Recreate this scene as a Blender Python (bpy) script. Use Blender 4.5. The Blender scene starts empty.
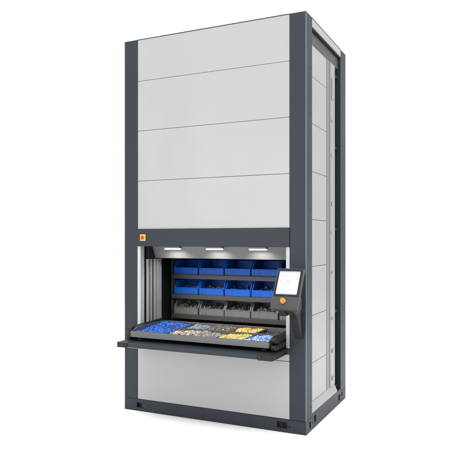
import bpy, bmesh, math, random
from mathutils import Vector, Matrix, noise
random.seed(7)
sc = bpy.context.scene
col = sc.collection
R = math.radians

# ------------------------------------------------------------------ camera
cam_d = bpy.data.cameras.new('camera'); cam = bpy.data.objects.new('camera', cam_d); col.objects.link(cam)
cam.location = (3.3171, -4.7117, 1.6150)
cam.rotation_euler = (R(90), 0, R(25.593))
cam_d.sensor_width = 36; cam_d.lens = 47.654; cam_d.shift_y = 0.0323
cam_d.clip_start = .05; cam_d.clip_end = 2000
sc.camera = cam

# ------------------------------------------------------------------ studio light
w = bpy.data.worlds.new('World'); sc.world = w; w.use_nodes = True
bg = w.node_tree.nodes['Background']
bg.inputs[0].default_value = (1.0, 1.0, 1.0, 1); bg.inputs[1].default_value = 1.12

def area(name, loc, target, size, power, colr=(1, 1, 1), spread=math.pi):
    d = bpy.data.lights.new(name, 'AREA'); d.shape = 'RECTANGLE'; d.size, d.size_y = size; d.energy = power; d.color = colr
    o = bpy.data.objects.new(name, d); col.objects.link(o); o.location = loc
    o.rotation_euler = (Vector(target) - Vector(loc)).to_track_quat('-Z', 'Y').to_euler(); d.spread = spread
    return o
area('softbox_front', (-.6, -6.2, 2.2), (.9, 0, .9), (4.0, 3.0), 120)
area('softbox_side', (6.2, -1.0, 5.2), (1.6, .6, 1.3), (3.0, 3.5), 60)
area('softbox_top', (1.6, -1.6, 8.0), (1.4, -.8, 0), (8, 8), 880)
area('softbox_back', (-3.6, 4.2, 6.0), (-.4, 1.6, 0), (4, 4), 250)

sc.view_settings.view_transform = 'Standard'; sc.view_settings.look = 'None'
sc.view_settings.exposure = 0; sc.view_settings.gamma = 1
try:
    sc.cycles.use_denoising = True
    sc.cycles.max_bounces = 8; sc.cycles.diffuse_bounces = 5
except Exception: pass

# ------------------------------------------------------------------ materials
def s2l(c): return tuple(((v/255)/12.92 if v/255 <= .04045 else ((v/255+.055)/1.055)**2.4) for v in c)
def mat(name, c, rough=.45, metal=0., bump=0., bscale=400., var=0., vscale=3., emit=None, spec=.5, stretch=(1, 1, 1), wave=0.):
    m = bpy.data.materials.new(name); m.use_nodes = True
    nt = m.node_tree; b = nt.nodes['Principled BSDF']
    b.inputs['Base Color'].default_value = (*c, 1); b.inputs['Roughness'].default_value = rough
    b.inputs['Metallic'].default_value = metal; b.inputs['Specular IOR Level'].default_value = spec
    tc = nt.nodes.new('ShaderNodeTexCoord'); mp = nt.nodes.new('ShaderNodeMapping')
    mp.inputs['Scale'].default_value = stretch
    nt.links.new(tc.outputs['Object'], mp.inputs['Vector'])
    if var:
        n = nt.nodes.new('ShaderNodeTexNoise'); n.inputs['Scale'].default_value = vscale; n.inputs['Detail'].default_value = 4
        nt.links.new(mp.outputs[0], n.inputs['Vector'])
        r = nt.nodes.new('ShaderNodeMapRange'); r.inputs['From Min'].default_value = .3; r.inputs['From Max'].default_value = .7
        r.inputs['To Min'].default_value = 1-var; r.inputs['To Max'].default_value = 1+var
        nt.links.new(n.outputs['Fac'], r.inputs['Value'])
        mx = nt.nodes.new('ShaderNodeVectorMath'); mx.operation = 'SCALE'; mx.inputs[0].default_value = c
        nt.links.new(r.outputs[0], mx.inputs['Scale']); nt.links.new(mx.outputs[0], b.inputs['Base Color'])
        r2 = nt.nodes.new('ShaderNodeMapRange'); r2.inputs['To Min'].default_value = max(.05, rough-.08); r2.inputs['To Max'].default_value = min(1, rough+.08)
        nt.links.new(n.outputs['Fac'], r2.inputs['Value']); nt.links.new(r2.outputs[0], b.inputs['Roughness'])
    if bump:
        n2 = nt.nodes.new('ShaderNodeTexNoise'); n2.inputs['Scale'].default_value = bscale; n2.inputs['Detail'].default_value = 3
        nt.links.new(mp.outputs[0], n2.inputs['Vector'])
        bp = nt.nodes.new('ShaderNodeBump'); bp.inputs['Strength'].default_value = bump; bp.inputs['Distance'].default_value = .002
        nt.links.new(n2.outputs['Fac'], bp.inputs['Height']); nt.links.new(bp.outputs[0], b.inputs['Normal'])
        if wave:   # slight sheet metal waviness
            n3 = nt.nodes.new('ShaderNodeTexNoise'); n3.inputs['Scale'].default_value = 1.7; n3.inputs['Detail'].default_value = 1
            nt.links.new(mp.outputs[0], n3.inputs['Vector'])
            b3 = nt.nodes.new('ShaderNodeBump'); b3.inputs['Strength'].default_value = 1; b3.inputs['Distance'].default_value = wave
            nt.links.new(n3.outputs['Fac'], b3.inputs['Height']); nt.links.new(b3.outputs[0], bp.inputs['Normal'])
    if emit:
        b.inputs['Emission Color'].default_value = (*emit[0], 1); b.inputs['Emission Strength'].default_value = emit[1]
    return m
M = {}
M['floor'] = mat('white_studio_floor', (.95, .95, .95), .95, spec=.0)
M['grey'] = mat('light_grey_paint', (.285, .285, .284), .34, bump=.06, bscale=700, var=.018, vscale=1.3, wave=.03)
M['white'] = mat('white_paint', (.37, .37, .365), .42, bump=.05, bscale=600)
M['slate'] = mat('slate_paint', (.0175, .0225, .030), .48, bump=.12, bscale=800, var=.05, vscale=2.5, spec=.24, wave=.01)
M['alu'] = mat('aluminium', (.31, .31, .31), .42, .4, var=.04, vscale=6, stretch=(1, 1, .1))
M['alu_dark'] = mat('dull_aluminium', (.20, .20, .205), .45, .4, var=.04, vscale=6, stretch=(1, 1, .1))
M['rail'] = mat('zinc_steel', (.30, .30, .295), .5, .1, var=.06, vscale=9, bump=.05, bscale=200)
M['black'] = mat('black_plastic', (.011, .011, .0115), .55, bump=.08, bscale=500, spec=.25)
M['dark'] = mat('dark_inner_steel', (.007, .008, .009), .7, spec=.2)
M['edge_highlight'] = mat('painted_edge_highlight', (.095, .10, .108), .4)  # lighter slate, paints the highlight on column corners and panel housing edge
M['rail_shade'] = mat('painted_rail_shade', (.062, .062, .060), .5, spec=.3)  # grey that paints the shade below the side top rails
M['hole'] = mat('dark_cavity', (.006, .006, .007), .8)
M['inner'] = mat('grey_inner_steel', (.135, .135, .14), .45, .2, var=.05, vscale=5)
M['shelf'] = mat('dark_grey_steel', (.042, .041, .038), .5, .0, var=.08, vscale=8, bump=.05, bscale=300)
M['tray'] = mat('tray_steel', (.105, .106, .108), .42, .35, var=.08, vscale=7, bump=.05, bscale=300)
M['blue'] = mat('blue_plastic', (.005, .088, .43), .45, spec=.22, bump=.05, bscale=300, var=.05, vscale=8)
M['greybin'] = mat('grey_plastic', (.155, .158, .162), .45, bump=.05, bscale=300, var=.05, vscale=8)
M['yellow'] = mat('yellow_paint', (.60, .31, .03), .45)
M['red'] = mat('red_plastic', (.42, .060, .015), .45)
M['amber'] = mat('amber_plastic', (.66, .27, .015), .35)
M['ember'] = mat('orange_red_plastic', (.50, .12, .015), .4)
M['screw'] = mat('zinc_screw', (.5, .5, .5), .3, .8)
M['lens'] = mat('lamp_lens', (.8, .8, .8), .4, emit=((1, .98, .95), 2.2))
M['panelbox'] = mat('charcoal_paint', (.031, .030, .029), .5, spec=.3, bump=.08, bscale=700, var=.04, vscale=8)
M['glass'] = mat('black_glass', (.008, .008, .009), .35, spec=.15)
M['edge'] = mat('grey_edge', (.16, .16, .165), .35, .3)
M['scr'] = mat('screen_white', (.02, .02, .02), .2, emit=((.86, .92, .95), .92))
M['scr_blue'] = mat('screen_blue', (.02, .02, .02), .2, emit=((.42, .60, .86), .9))
M['scr_grey'] = mat('screen_grey', (.02, .02, .02), .2, emit=((.52, .60, .62), .9))
M['scr_olive'] = mat('screen_olive', (.02, .02, .02), .2, emit=((.55, .55, .12), .9))
M['scr_cream'] = mat('screen_cream', (.02, .02, .02), .2, emit=((.90, .88, .62), .9))
def pm(n, c, r=.45, metal=0.): M[n] = mat(n, c, r, metal)
pm('cap_blue', (.009, .090, .41)); pm('cap_blue_light', (.025, .17, .54)); pm('cap_blue_dark', (.006, .045, .27))
pm('plug_yellow', (.58, .44, .10)); pm('plug_yellow_light', (.66, .56, .24)); pm('plug_ochre', (.34, .24, .06))
pm('ivory', (.48, .42, .33)); pm('chalk', (.58, .56, .51)); pm('tan', (.30, .23, .16)); pm('coal', (.03, .03, .03))
pm('zinc_a', (.24, .24, .235), .42, .4); pm('zinc_b', (.36, .35, .33), .4, .4); pm('zinc_c', (.15, .15, .15), .4, .5)
pm('sky', (.13, .28, .58)); pm('pale_blue', (.36, .50, .70)); pm('olive', (.12, .11, .05)); pm('brown', (.12, .075, .04)); pm('mist', (.52, .57, .64))

# ------------------------------------------------------------------ mesh helpers
class MB:
    def __init__(s): s.bm = bmesh.new(); s.mats = []
    def mi(s, m):
        if m not in s.mats: s.mats.append(m)
        return s.mats.index(m)
    def box(s, x0, x1, y0, y1, z0, z1, m, bev=0., seg=2, T=None):
        b = bmesh.new()
        bmesh.ops.create_cube(b, size=1)
        for v in b.verts: v.co = Vector(((x0+x1)/2+v.co.x*(x1-x0), (y0+y1)/2+v.co.y*(y1-y0), (z0+z1)/2+v.co.z*(z1-z0)))
        if bev: bmesh.ops.bevel(b, geom=list(b.edges), offset=bev, segments=seg, profile=.5, affect='EDGES')
        s.merge(b, m, T); return s
    def merge(s, b, m, T=None, smooth=False):
        i = s.mi(m); vm = {}
        for v in b.verts: vm[v] = s.bm.verts.new(T @ v.co if T else v.co)
        for f in b.faces:
            try: nf = s.bm.faces.new([vm[v] for v in f.verts]); nf.material_index = i; nf.smooth = smooth
            except ValueError: pass
        b.free()
    def cyl(s, c, axis, r, h, m, n=20, r2=None, bev=0., T=None, smooth=True):
        b = bmesh.new()
        bmesh.ops.create_cone(b, cap_ends=True, segments=n, radius1=r, radius2=r if r2 is None else r2, depth=h)
        if bev:
            es = [e for e in b.edges if abs(e.verts[0].co.z-e.verts[1].co.z) < 1e-6]
            bmesh.ops.bevel(b, geom=es, offset=bev, segments=2, profile=.5, affect='EDGES')
        q = Vector((0, 0, 1)).rotation_difference(Vector(axis)).to_matrix().to_4x4()
        L = Matrix.Translation(Vector(c)) @ q
        s.merge(b, m, (T @ L) if T else L, False); return s
    def prism(s, pts, axis, a0, a1, m, T=None, bev=0.):
        # pts: 2-D outline; axis 'X' -> (y,z), 'Y' -> (x,z), 'Z' -> (x,y)
        b = bmesh.new()
        def P(p, a): return {'X': (a, p[0], p[1]), 'Y': (p[0], a, p[1]), 'Z': (p[0], p[1], a)}[axis]
        A = [b.verts.new(P(p, a0)) for p in pts]; B = [b.verts.new(P(p, a1)) for p in pts]
        b.faces.new(A); b.faces.new(list(reversed(B)))
        for i in range(len(pts)):
            j = (i+1) % len(pts); b.faces.new((A[i], B[i], B[j], A[j]))
        bmesh.ops.recalc_face_normals(b, faces=list(b.faces))
        if bev: bmesh.ops.bevel(b, geom=list(b.edges), offset=bev, segments=2, profile=.5, affect='EDGES')
        s.merge(b, m, T); return s
    def plate(s, u0, u1, v0, v1, t0, t1, holes, m, axis='Y'):
        # a plate in the (u, z) plane with rectangular holes, thickness t0..t1 along axis
        us = sorted({u0, u1, *[h[0] for h in holes], *[h[1] for h in holes]})
        vs = sorted({v0, v1, *[h[2] for h in holes], *[h[3] for h in holes]})
        def solid(i, j):
            if i < 0 or j < 0 or i >= len(us)-1 or j >= len(vs)-1: return False
            cu, cv = (us[i]+us[i+1])/2, (vs[j]+vs[j+1])/2
            return not any(h[0] < cu < h[1] and h[2] < cv < h[3] for h in holes)
        b = bmesh.new(); cache = {}
        def V(u, v, t):
            k = (u, v, t)
            if k not in cache: cache[k] = b.verts.new((u, t, v) if axis == 'Y' else (t, u, v))
            return cache[k]
        for i in range(len(us)-1):
            for j in range(len(vs)-1):
                if not solid(i, j): continue
                a, c, d, e = us[i], us[i+1], vs[j], vs[j+1]
                b.faces.new((V(a, d, t0), V(c, d, t0), V(c, e, t0), V(a, e, t0)))
                b.faces.new((V(a, d, t1), V(a, e, t1), V(c, e, t1), V(c, d, t1)))
                for (di, dj, p, q) in ((-1, 0, (a, d), (a, e)), (1, 0, (c, d), (c, e)), (0, -1, (a, d), (c, d)), (0, 1, (a, e), (c, e))):
                    if not solid(i+di, j+dj): b.faces.new((V(*p, t0), V(*q, t0), V(*q, t1), V(*p, t1)))
        bmesh.ops.recalc_face_normals(b, faces=list(b.faces))
        s.merge(b, m); return s
    def build(s, name, parent=None, **kw):
        me = bpy.data.meshes.new(name); s.bm.to_mesh(me); s.bm.free()
        for m in s.mats: me.materials.append(M[m])
        o = bpy.data.objects.new(name, me); col.objects.link(o)
        if parent:
            o.parent = parent
            wl = Vector((0, 0, 0)); p = parent
            while p: wl += p.location; p = p.parent
            me.transform(Matrix.Translation(-wl))
        for k, v in kw.items(): o[k] = v
        return o
def thing(name, loc, label, cat, group=None):
    o = bpy.data.objects.new(name, None); col.objects.link(o); o.location = loc; o.empty_display_size = .1
    o['label'] = label; o['category'] = cat
    if group: o['group'] = group
    return o

# ------------------------------------------------------------------ the setting
b = MB(); b.cyl((0, 0, -.01), (0, 0, 1), 400, .02, 'floor', n=96)
b.build('floor', kind='structure')

# ------------------------------------------------------------------ the storage lift
W, D, H = 1.8016, 1.2987, 3.5
XI0, XI1 = .145, 1.657
lift = thing('storage_lift', (0, 0, 0), 'tall light grey vertical storage lift with slate columns and an open lit access bay', 'storage lift')

# base frame with fork pockets
b = MB()
b.plate(0, W, 0, .11, 0, .03, [(.138, .196, .033, .079), (1.545, 1.637, .035, .087), (1.652, 1.663, .046, .058)], 'slate')
for x0, x1 in ((W-.03, W), (0, .03)):
    b.plate(.0302, D-.0302, 0, .137, x0, x1, [(.0302, .165, .1101, .137), (1.10, D-.0302, .1101, .137),
        (.085, .125, .030, .088), (.165, .178, .052, .066), (.222, .276, .045, .105), (1.02, 1.075, .035, .095), (1.14, 1.175, .05, .095)], 'slate', 'X')
b.plate(0, W, 0, .11, D-.03, D, [], 'slate')
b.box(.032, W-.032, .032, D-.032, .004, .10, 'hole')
b.box(1.588, 1.591, .014, .0315, .036, .086, 'panelbox')
base = b.build('base_frame', lift)
# black corner pads
for x, y in ((W-.045, .022), (.045, .022), (W-.045, D-.022), (.045, D-.022)):
    b = MB(); b.box(x-.03, x+.03, y-.018, y+.018, .0005, .012, 'black'); b.build('foot_pad', lift)
# columns
def column(x0, x1, y0, y1):
    b = MB(); b.box(x0, x1, y0, y1, .112, H, 'slate', .004, 3)
    return b
for (x0, x1, y0, y1, sx) in ((0, XI0, 0, .165, -1), (XI1, W, 0, .165, 1), (0, .12, 1.102, D, -1), (W-.12, W, 1.102, D, 1)):
    b = column(x0, x1, y0, y1)
    xs = x1 if sx > 0 else x0
    for z in (.20, 1.02, 1.86, 2.68, 3.06):
        b.cyl((xs+sx*.001, (y0+y1)/2+.05 if y0 == 0 else y0+.03, z), (1, 0, 0), .006, .004, 'shelf', 10)
    b.build('column', lift)
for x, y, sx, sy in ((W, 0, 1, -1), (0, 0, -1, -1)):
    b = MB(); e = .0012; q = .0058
    b.prism([(x+sx*e, y+sy*e), (x-sx*q, y+sy*e), (x-sx*q, y-sy*.003), (x-sx*.003, y-sy*.003), (x-sx*.003, y-sy*q), (x+sx*e, y-sy*q)], 'Z', .114, H-.002, 'edge_highlight')  # added strip, its lighter colour paints the rolled corner's highlight
    b.build('corner_highlight', lift)
# front panels
zs = [1.712, 2.166, 2.637, 3.106, 3.4965]
for k in range(4):
    b = MB(); b.box(XI0+.002, XI1-.002, .003, .023, zs[k]+(.0016 if k else .001), zs[k+1]-.0016, 'grey', .0025)
    b.build('front_panel', lift)
b = MB(); b.box(XI0+.002, XI1-.002, .003, .023, .113, .595, 'grey', .0025); b.build('front_panel', lift)
b = MB(); b.box(XI0+.002, XI1-.002, .003, .023, .5985, .69, 'grey', .0025); b.build('front_panel', lift)
b = MB(); b.box(XI0, XI1, .0, .026, 3.497, 3.5, 'slate'); b.build('top_edge', lift)
# side panels, rails and posts
sz = [.212, .546, .957, 1.382, 1.788, 2.203, 2.618, 3.026, 3.47]
for sgn, xo in ((1, W), (-1, 0)):
    def X(d): return xo-sgn*d      # d = depth below the outer side face
    for k in range(8):
        b = MB(); a, c = sorted((X(.030), X(.045)))
        b.box(a, c, .150, .704, sz[k]+.0018, sz[k+1]-.0018, 'grey', .002); b.build('side_panel', lift)
    a, c = sorted((X(.000), X(.06)))
    b = MB(); b.box(a, c, .1655, 1.1015, 3.423, 3.4905, 'grey', .002); b.box(a, c, .1655, 1.1015, 3.4907, 3.4995, 'slate'); b.build('top_rail', lift)
    a, c = sorted((X(.026), X(.06)))
    b = MB(); b.box(a, c, .1655, 1.09, 3.30, 3.406, 'rail_shade', .003); b.build('under_rail_shade', lift)  # grey box added as painted shadow over the recess below the rail
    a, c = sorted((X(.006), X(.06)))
    b = MB(); b.box(a, c, .1655, 1.1015, 3.4065, 3.4228, 'dark'); b.build('rail_shadow_strip', lift)  # solid dark box added as the deepest shade right under the rail
    b = MB(); p = [(X(.002), .1375), (X(.002), .155), (X(.029), .212), (X(.06), .212), (X(.06), .1375)]
    b.prism(p, 'Y', .166, .973, 'grey'); b.build('bottom_rail', lift)
    b = MB()
    a, c = sorted((X(.026), X(.06)))
    b.box(a, c, .7075, .80, .213, 3.299, 'alu_dark', .003)
    a, c = sorted((X(.018), X(.06)))
    b.box(a, c, .8005, .818, .213, 3.299, 'alu', .003)
    a, c = sorted((X(.022), X(.06)))
    b.box(a, c, .8185, .972, .213, 3.299, 'alu', .004)
    b.build('corner_post', lift)
    for (y, z, hh) in ((.868, 3.05, .10), (.845, 2.75, .012), (.845, 2.419, .014), (.868, 1.957, .022), (.845, 1.682, .014), (.868, 1.30, .012), (.880, .86, .014), (.885, .549, .018), (.885, .287, .018)):
        b = MB(); a, c = sorted((X(.012), X(.0215)))
        b.box(a, c, y-.022, y+.030, z-hh, z+hh, 'alu', .004)
        b.cyl((X(.010), y+.004, z), (1, 0, 0), .009, .006, 'screw', 12)
        b.build('clip', lift)
    a, c = sorted((X(.10), X(.11)))
    b = MB(); b.box(a, c, .60, 1.15, .14, 3.41, 'dark')
    a, c = sorted((X(.03), X(.0995)))
    for z in (.16, .9, 1.7, 2.5, 3.2): b.box(a, c, .985, 1.10, z, z+.03, 'black', .003)
    a, c = sorted((X(.045), X(.06)))
    b.box(a, c, 1.03, 1.05, .1375, 3.39, 'shelf', .003)
    b.build('channel', lift)
# rear panels and roof
for k in range(8):
    b = MB(); b.box(.1205, W-.1205, D-.03, D-.01, (sz[k] if k else .113)+.0025, sz[k+1]-.0025, 'grey', .002); b.build('rear_panel', lift)
b = MB(); b.box(.061, W-.061, .03, D-.031, 3.472, 3.492, 'grey'); b.build('roof', lift)
# dark liner
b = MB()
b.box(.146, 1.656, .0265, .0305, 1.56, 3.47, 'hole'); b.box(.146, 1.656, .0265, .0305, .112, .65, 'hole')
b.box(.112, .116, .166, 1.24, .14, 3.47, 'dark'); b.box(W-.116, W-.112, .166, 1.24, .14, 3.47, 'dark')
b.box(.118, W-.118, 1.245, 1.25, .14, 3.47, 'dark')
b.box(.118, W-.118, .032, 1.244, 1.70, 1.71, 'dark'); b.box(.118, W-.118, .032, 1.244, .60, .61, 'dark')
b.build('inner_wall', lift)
# lintel beam above the bay
b = MB(); b.box(.1455, XI1+.001, -.012, .10, 1.552, 1.7115, 'slate', .004, 3)
lintel = b.build('lintel', lift)
b = MB()
b.box(.186, .246, -.022, -.0121, 1.602, 1.664, 'yellow', .003)
sw = b.build('main_switch', lift)
b = MB(); b.cyl((.215, -.028, 1.633), (0, 1, 0), .017, .012, 'red', 24, bev=.002); b.box(.2095, .2205, -.044, -.0341, 1.615, 1.651, 'red', .002)
b.build('knob', sw)
# lamps under the lintel
for xc in (.470, .908, 1.331):
    b = MB(); b.box(xc-.084, xc+.084, .072, .128, 1.534, 1.5515, 'inner', .003)
    lp = b.build('bay_lamp', lift)
    b = MB(); b.box(xc-.078, xc+.078, .078, .122, 1.521, 1.5335, 'lens', .005); b.build('lens', lp)
    l = area('bay_light', (xc, .10, 1.514), (xc, .36, .9), (.16, .035), 1.7, (1, .97, .92), R(125))
# inner cover behind the lamps, with a dark end block
b = MB(); b.prism([(.165, 1.5515), (.22, 1.437), (.24, 1.437), (.24, 1.5515)], 'X', .205, 1.6255, 'inner'); b.build('inner_cover', lift)
b = MB(); b.box(.178, .2045, .10, .24, 1.43, 1.5515, 'black', .003); b.build('cover_end', lift)
b = MB(); b.box(1.6260, 1.654, .10, .24, 1.43, 1.5515, 'black', .003); b.build('cover_end', lift)
# white jambs
b = MB(); b.prism([(.1455, .001), (.178, .001), (.178, .066), (.170, .066), (.170, .012), (.1455, .012)], 'Z', .7065, 1.5515, 'white'); b.build('jamb', lift)
b = MB(); b.prism([(1.6565, .001), (1.6565, .012), (1.634, .012), (1.634, .066), (1.626, .066), (1.626, .001)], 'Z', .7065, 1.5515, 'white'); b.build('jamb', lift)
# perforated guide rails inside the bay
for sgn, xo in ((1, .188), (-1, 1.614)):
    b = MB()
    def bx(d0, d1, y0, y1, z0, z1, m, bev=0.):
        a, c = sorted((xo+sgn*d0, xo+sgn*d1)); b.box(a, c, y0, y1, z0, z1, m, bev)
    z0, z1 = .7065, 1.43
    bx(-.016, -.008, .09, .345, z0, z1, 'hole')
    for (y0, y1) in ((.092, .122), (.146, .174), (.208, .244), (.268, .345)):
        bx(-.0075, .012, y0, y1, z0, z1, 'rail', .004)
    for (y0, y1) in ((.1225, .1455), (.1745, .2075)):
        n = 34
        for i in range(n):
            zz = z0+(i+.1)*(z1-z0)/n
            bx(-.0075, .006, y0, y1, zz, zz+.009, 'shelf')
    b.build('guide_rail', lift)
# work table
b = MB()
b.box(.285, 1.515, -.36, -.012, .664, .705, 'slate', .004)
b.box(.1455, 1.6565, -.0115, .62, .655, .704, 'shelf')
table = b.build('work_table', lift)
b = MB()
b.prism([(.160, -.345), (.172, -.362), (.2845, -.362), (.2845, -.012), (.160, -.012)], 'Z', .661, .7065, 'black', bev=.004)
b.build('end_cap', table)
b = MB()
b.prism([(1.5155, -.362), (1.632, -.362), (1.645, -.345), (1.645, -.012), (1.5155, -.012)], 'Z', .661, .7065, 'black', bev=.004)
b.build('end_cap', table)
for x in (.232, .262, 1.54):
    b = MB(); b.cyl((x, -.366, .684), (0, 1, 0), .012, .010, 'panelbox', 16, bev=.002); b.cyl((x, -.372, .684), (0, 1, 0), .006, .006, 'black', 6); b.build('bolt', table)
b = MB(); b.box(.285, 1.515, -.364, -.3605, .665, .669, 'edge'); b.build('edge_strip', table)
# carriage the tray rests on, and the extractor arms beside it
for x0, x1 in ((.275, .325), (1.48, 1.53)):
    b = MB(); b.box(x0, x1, -.20, .36, .7066, .7395, 'dark', .003); b.build('carriage_rail', lift)
for x0, x1 in ((1.574, 1.624), (.178, .228)):
    b = MB()
    b.prism([(-.225, .792), (-.215, .776), (.33, .800), (.33, .842), (-.215, .818), (-.225, .806)], 'X', x0, x1, 'black', bev=.005)
    b.prism([(-.232, .728), (-.222, .714), (.33, .730), (.33, .778), (-.222, .760), (-.232, .748)], 'X', x0+.004, x1-.004, 'black', bev=.005)
    b.box(x0+.01, x1-.01, -.16, .33, .707, .8, 'dark')
    for y, z in ((-.19, .738), (-.12, .741), (-.05, .744)):
        b.cyl(((x0+x1)/2, y, z), (1, 0, 0), .014, x1-x0+.003, 'panelbox', 16)
    b.build('extractor_arm', lift)
# control panel: hub, curved bracket, tilted housing, screen, emergency button
tl = Vector((1.631, -.205, 1.386)); px_ = Vector((1, 0, 0)); dn = (Vector((1.631, -.385, 1.078))-tl); HL = dn.length; dn.normalize()
nrm = px_.cross(dn); nrm = -nrm if nrm.y > 0 else nrm
PW = .221
T = Matrix(((px_.x, dn.x, nrm.x, tl.x), (px_.y, dn.y, nrm.y, tl.y), (px_.z, dn.z, nrm.z, tl.z), (0, 0, 0, 1)))
b = MB()
b.box(0, PW, 0, HL, -.034, 0, 'panelbox', .006, 3, T)
b.box(-.0012, PW+.0012, .004, HL-.004, -.009, -.005, 'edge_highlight', 0, 2, T)  # lighter band painting a highlight along the housing edge
panel = b.build('control_panel', lift)
b = MB(); b.box(.008, PW-.008, .008, HL*.69, .0004, .003, 'glass', .001, 2, T); b.build('bezel', panel)
sx0, sx1, sy0, sy1 = .025, .197, .030, HL*.648
b = MB()
b.box(sx0, sx1, sy0, sy1, .0034, .0042, 'scr', 0, 2, T)
sw_, sh_ = sx1-sx0, sy1-sy0
def ui(u0, u1, v0, v1, m): b.box(sx0+u0*sw_, sx0+u1*sw_, sy0+v0*sh_, sy0+v1*sh_, .0044, .0048, m, 0, 2, T)
ui(0, 1, 0, .055, 'scr_blue'); ui(0, 1, .955, 1, 'scr_blue')
ui(0, .035, .62, .955, 'scr_cream')
ui(.44, .52, .42, .50, 'scr_olive'); ui(.40, .43, .45, .47, 'scr_grey'); ui(.53, .56, .45, .47, 'scr_grey')
ui(.10, .15, .40, .47, 'scr_grey'); ui(.86, .91, .30, .37, 'scr_grey'); ui(.86, .91, .55, .62, 'scr_grey')
ui(.12, .5, .16, .18, 'scr_grey'); ui(.12, .34, .22, .235, 'scr_grey'); ui(.2, .8, .80, .812, 'scr_grey'); ui(.2, .66, .85, .862, 'scr_grey')
b.build('screen', panel)
ec = (PW*.44, HL*.81)
b = MB()
b.cyl((*ec, .003), (0, 0, 1), .021, .006, 'amber', 28, bev=.0015, T=T)
b.cyl((*ec, .012), (0, 0, 1), .010, .014, 'red', 20, T=T)
b.cyl((*ec, .024), (0, 0, 1), .0165, .012, 'amber', 28, bev=.004, T=T)
b.cyl((ec[0], ec[1], .0308), (0, 0, 1), .0115, .002, 'ember', 20, T=T)
b.build('emergency_button', panel)
b = MB()
# curved bracket outline in (y, z), sweeping from the panel back down to the column
front = [(-.30, 1.075), (-.24, 1.035), (-.17, 1.01), (-.128, .970), (-.113, .93), (-.088, .88), (-.05, .83), (-.008, .790)]
back = [(-.001, .790), (-.011, .84), (-.028, .89), (-.047, .95), (-.058, 1.01), (-.07, 1.06), (-.11, 1.13), (-.19, 1.18)]
b.prism(front+back, 'X', 1.712, 1.774, 'black', bev=.004)
b.build('bracket', panel)
b = MB()
b.prism([(-.33, 1.09), (-.27, 1.02), (-.17, 1.005), (-.10, 1.05), (-.10, 1.14), (-.18, 1.20), (-.235, 1.23)], 'X', 1.662, 1.7115, 'black', bev=.006)
b.prism([(-.33, 1.09), (-.27, 1.035), (-.17, 1.015), (-.10, 1.05), (-.10, 1.14), (-.18, 1.20), (-.235, 1.23)], 'X', 1.7745, 1.797, 'black', bev=.006)
b.cyl((1.680, -.205, 1.040), (1, 0, 0), .038, .062, 'black', 28, bev=.006)
b.build('hub', panel)

# ------------------------------------------------------------------ heaps of small parts
def heap(name_label, x0, x1, y0, y1, z, h, n, size, mats, shape='plug', slope=(0, 0), basemat=None, peak=.5):
    b = MB(); nx, ny = 14, 10
    sd = random.random()*50
    def hgt(u, v):
        e = min(1, 7*min(u, 1-u), 7*min(v, 1-v))
        k = .86+.40*noise.noise(Vector((u*3+sd, v*3, sd)))
        return max(.004, h*(.62+.38*e**.6)*k+slope[0]*(u-.5)+slope[1]*(v-.5))
    bm2 = bmesh.new(); G = [[bm2.verts.new((x0+(x1-x0)*i/nx, y0+(y1-y0)*j/ny, z+hgt(i/nx, j/ny))) for j in range(ny+1)] for i in range(nx+1)]
    for i in range(nx):
        for j in range(ny): bm2.faces.new((G[i][j], G[i+1][j], G[i+1][j+1], G[i][j+1]))
    ring = [G[i][0] for i in range(nx+1)]+[G[nx][j] for j in range(1, ny+1)]+[G[i][ny] for i in range(nx-1, -1, -1)]+[G[0][j] for j in range(ny-1, 0, -1)]
    low = [bm2.verts.new((v.co.x, v.co.y, z)) for v in ring]
    for i in range(len(ring)):
        j = (i+1) % len(ring); bm2.faces.new((ring[j], ring[i], low[i], low[j]))
    b.merge(bm2, basemat or mats[0])
    for k in range(n):
        u, v = random.uniform(.02, .98), random.uniform(.02, .98)
        s = size*random.uniform(.7, 1.3)
        p = Vector((x0+(x1-x0)*u, y0+(y1-y0)*v, z+hgt(u, v)+s*.15))
        p.x = min(max(p.x, x0+s*.6), x1-s*.6); p.y = min(max(p.y, y0+s*.6), y1-s*.6)
        q = Matrix.Rotation(random.uniform(0, 6.28), 4, Vector((random.gauss(0, 1), random.gauss(0, 1), random.gauss(0, 1))).normalized())
        T = Matrix.Translation(p) @ q
        m = random.choice(mats)
        if shape == 'plug':
            b.cyl((0, 0, 0), (0, 0, 1), s*.5, s*.7, m, 7, r2=s*.36, T=T)
            b.cyl((0, 0, s*.42), (0, 0, 1), s*.28, s*.3, m, 6, T=T)
        elif shape == 'screw':
            b.cyl((0, 0, 0), (0, 0, 1), s*.16, s*1.3, m, 6, T=T); b.cyl((0, 0, s*.68), (0, 0, 1), s*.34, s*.22, m, 6, T=T)
        elif shape == 'nut':
            b.cyl((0, 0, 0), (0, 0, 1), s*.5, s*.35, m, 6, T=T)
        else:
            b.box(-s*.5, s*.5, -s*.3, s*.3, -s*.2, s*.2, m, 0, 1, T)
    o = b.build('small_parts')
    o['label'] = name_label; o['category'] = 'small parts'; o['kind'] = 'stuff'
    return o

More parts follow.
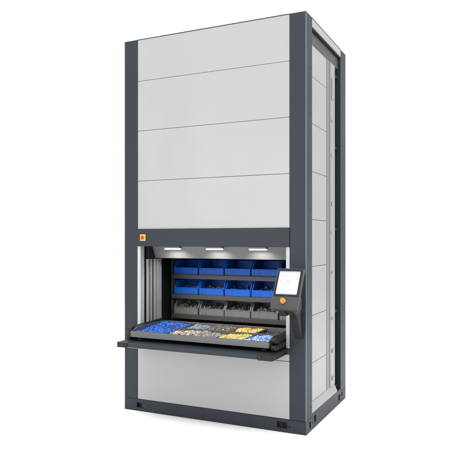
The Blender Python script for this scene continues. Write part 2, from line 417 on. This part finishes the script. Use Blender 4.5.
# ------------------------------------------------------------------ the drawn-out tray
TX0, TX1, TY0, TY1 = .235, 1.567, -.24, .345
TZ0, TF, TR = .740, .787, .818
t = thing('storage_tray', (.9, .05, TZ0), 'wide shallow grey steel tray divided into compartments, drawn out onto the work table', 'tray')
b = MB()
b.box(TX0, TX1, TY0, TY1, TZ0, TZ0+.006, 'tray')
b.build('tray_floor', t)
b = MB(); b.box(TX0, TX1, TY0-.004, TY0+.004, TZ0-.001, TF, 'tray', .0015); b.box(TX0, TX1, TY0-.0035, TY0+.022, TF-.006, TF+.002, 'tray', .001); b.build('front_wall', t)
for a, c in ((TX0, TX0+.010), (TX1-.010, TX1)):
    b = MB(); b.prism([(TY0+.0045, TZ0+.0065), (TY0+.0045, TF+.0025), (-.14, TR+.004), (TY1-.0055, TR+.004), (TY1-.0055, TZ0+.0065)], 'X', a, c, 'tray', bev=.0015); b.build('side_wall', t)
b = MB(); b.box(TX0, TX1, TY1-.005, TY1+.005, TZ0+.0065, TR, 'tray', .0015); b.build('rear_wall', t)
RD = .085
xd = [.580, .815, 1.068, 1.318]
b = MB(); b.box(TX0+.0105, TX1-.0105, RD-.003, RD+.003, TZ0+.0065, TF+.012, 'tray', .001); b.build('divider', t)
for x in xd:
    b = MB(); b.box(x-.003, x+.003, TY0+.0045, RD-.0035, TZ0+.0065, TF-.001, 'tray', .001); b.build('divider', t)
    b = MB(); b.box(x-.003, x+.003, RD+.0035, TY1-.0055, TZ0+.0065, TF+.014, 'tray', .001); b.build('divider', t)
xs = [TX0+.012]+xd+[TX1-.012]
Z = TZ0+.0065
def fr(k): return xs[k]+.005, xs[k+1]-.005, TY0+.008, RD-.006
def rr(k): return xs[k]+.005, xs[k+1]-.005, RD+.006, TY1-.008
heap('bright blue plastic caps filling the front left compartment of the tray', *fr(0), Z, .046, 800, .014, ['cap_blue', 'cap_blue', 'cap_blue_light', 'cap_blue_dark'])
heap('bright blue plastic caps in the rear left compartment of the tray', *rr(0), Z, .062, 640, .014, ['cap_blue', 'cap_blue', 'cap_blue_light', 'cap_blue_dark'], slope=(-.01, 0))
heap('ivory and white plastic pieces in the tray beside the front blue caps', *fr(1), Z, .037, 620, .014, ['ivory', 'chalk', 'ivory', 'tan', 'zinc_c', 'coal'])
heap('mixed grey metal pieces in the tray behind the ivory pieces', *rr(1), Z, .056, 640, .0135, ['zinc_a', 'zinc_b', 'zinc_c', 'zinc_a', 'sky'], 'nut')
heap('grey and brownish metal nuts between the ivory pieces and the front yellow plugs', *fr(2), Z, .036, 620, .0135, ['zinc_b', 'tan', 'zinc_a', 'zinc_a', 'zinc_c'], 'nut', slope=(-.02, 0))
heap('dark steel screws with a few yellowish ones behind the front grey nuts', *rr(2), Z, .052, 560, .015, ['zinc_c', 'zinc_a', 'zinc_c', 'olive', 'zinc_b', 'plug_ochre'], 'screw')
heap('yellow plastic plugs heaped in a front compartment of the tray', *fr(3), Z, .036, 620, .0145, ['plug_yellow', 'plug_yellow', 'plug_yellow_light', 'plug_ochre'])
heap('yellow plastic plugs heaped in a rear compartment of the tray', *rr(3), Z, .056, 560, .0145, ['plug_yellow', 'plug_yellow', 'plug_yellow_light', 'plug_ochre'], slope=(.015, 0))
heap('light blue and white pieces in the front right compartment of the tray', *fr(4), Z, .036, 620, .0145, ['sky', 'pale_blue', 'mist', 'sky', 'cap_blue_light'])
heap('thin layer of brown black pieces in the rear right compartment of the tray', *rr(4), Z, .022, 260, .015, ['brown', 'coal', 'olive', 'zinc_c'], 'screw')

# ------------------------------------------------------------------ rack with bins inside the bay
RY0, RY1 = .592, .93
RX0, RX1 = .165, 1.645
SH = [1.258, 1.054, .850]
rack = thing('bin_rack', (.9, .75, .7045), 'dark steel rack of three shelves holding plastic bins inside the bay', 'rack')
for z in SH:
    b = MB(); b.box(RX0+.0125, RX1-.0125, RY0, RY1, z-.012, z-.001, 'shelf', .001)
    b.box(RX0+.0125, RX1-.0125, RY0-.010, RY0-.0005, z-.042, z+.002, 'shelf', .003)
    b.build('shelf', rack)
for x in (RX0, RX1-.012):
    b = MB(); b.box(x+.003, x+.009, RY0-.008, RY1, .7045, 1.42, 'shelf', .002); b.build('upright', rack)
b = MB(); b.box(RX0+.0125, RX1-.0125, RY1-.006, RY1, .7045, 1.42, 'hole'); b.build('back_panel', rack)

BW, BD, BH, BL = .282, .29, .140, .068
def make_bin(m):
    root = bpy.data.objects.new('storage_bin', None); col.objects.link(root); root.empty_display_size = .05
    t_ = .0055; hw = BW/2
    b = MB()
    b.box(-hw+.004, hw-.004, .006, BD, 0, .005, m)
    prof = [(.0, .0055), (.0, BL), (.012, BL), (.055, BH-.01), (.07, BH), (BD, BH), (BD, .0055)]
    for x0, x1 in ((-hw+.003, -hw+.003+t_), (hw-.003-t_, hw-.003)):
        b.prism([(p[0]+(.004 if p[1] < .01 and p[0] < .1 else 0), p[1]) for p in prof], 'X', x0, x1, m, bev=.0012)
    # rolled rims on the cut side edges
    for s_ in (-1, 1):
        x0, x1 = sorted((s_*(hw-.001), s_*(hw-.013)))
        b.prism([(.010, BL-.002), (.012, BL+.005), (.054, BH-.006), (.070, BH+.003), (BD, BH+.003), (BD, BH-.003), (.072, BH-.003), (.058, BH-.012), (.017, BL-.002)], 'X', x0, x1, m, bev=.001)
    b.box(-hw+.0087, hw-.0087, BD-t_, BD-.0002, .0055, BH+.002, m, .001)
    root_body = b.build('bin_body', None)
    b = MB()
    b.box(-hw+.0088, hw-.0088, .0005, .006, .0055, BL+.001, m, .0015)
    b.box(-hw+.0088, hw-.0088, -.003, .004, BL-.004, BL+.004, m, .0015)
    for x in (-.105, -.058):     # label slot ribs
        b.box(x, x+.003, -.0025, .0004, .012, BL-.006, m, .0008)
    b.box(-.1018, -.0582, -.0025, .0004, .012, .0145, m, .0008)
    lip = b.build('front_lip', None)
    for o in (root_body, lip): o.parent = root
    return root
protos = {'blue': make_bin('blue'), 'greybin': make_bin('greybin')}
used = set()
ordn = ['leftmost', 'second from left', 'middle', 'second from right', 'rightmost']
rown = ['top', 'middle', 'bottom']
for r, z in enumerate(SH):
    kind = 'greybin' if r == 2 else 'blue'
    for k in range(5):
        x = RX0+.020+.288*(k+.5)
        pr = protos[kind]
        if kind in used:
            o = pr.copy(); col.objects.link(o)
            for ch in protos[kind].children:
                c = ch.copy(); col.objects.link(c); c.parent = o
        else: o = pr; used.add(kind)
        o.location = (x+random.uniform(-.0015, .0015), RY0+.006+random.uniform(0, .008), z-.0005); o.rotation_euler = (0, 0, R(random.uniform(-.35, .35)))
        colr = 'grey' if r == 2 else 'blue'
        o['label'] = f'{ordn[k]} open fronted {colr} plastic bin on the {rown[r]} shelf of the rack'
        o['category'] = 'bin'; o['group'] = f'{colr} bins on the rack'
        if r == 0: continue
        x0, x1 = x-BW/2+.012, x+BW/2-.012
        y0, y1 = RY0+.016, RY0+.27
        if r == 1:
            heap(f'low heap of dark blue and grey pieces inside the {ordn[k]} blue bin on the middle shelf', x0, x1, y0, y1, z+.006, .058+.01*random.random(), 110, .020, ['cap_blue_dark', 'zinc_c', 'coal', 'cap_blue_dark', 'zinc_a'], 'nut', slope=(0, .03))
        else:
            heap(f'heap of dark metal bolts filling the {ordn[k]} grey bin on the bottom shelf', x0, x1, y0, y1, z+.006, .082, 320, .019, ['zinc_c', 'coal', 'zinc_c', 'brown', 'zinc_a', 'tan'] if k == 0 else ['zinc_c', 'coal', 'zinc_c', 'coal', 'zinc_a'], 'screw', slope=(0, .03))
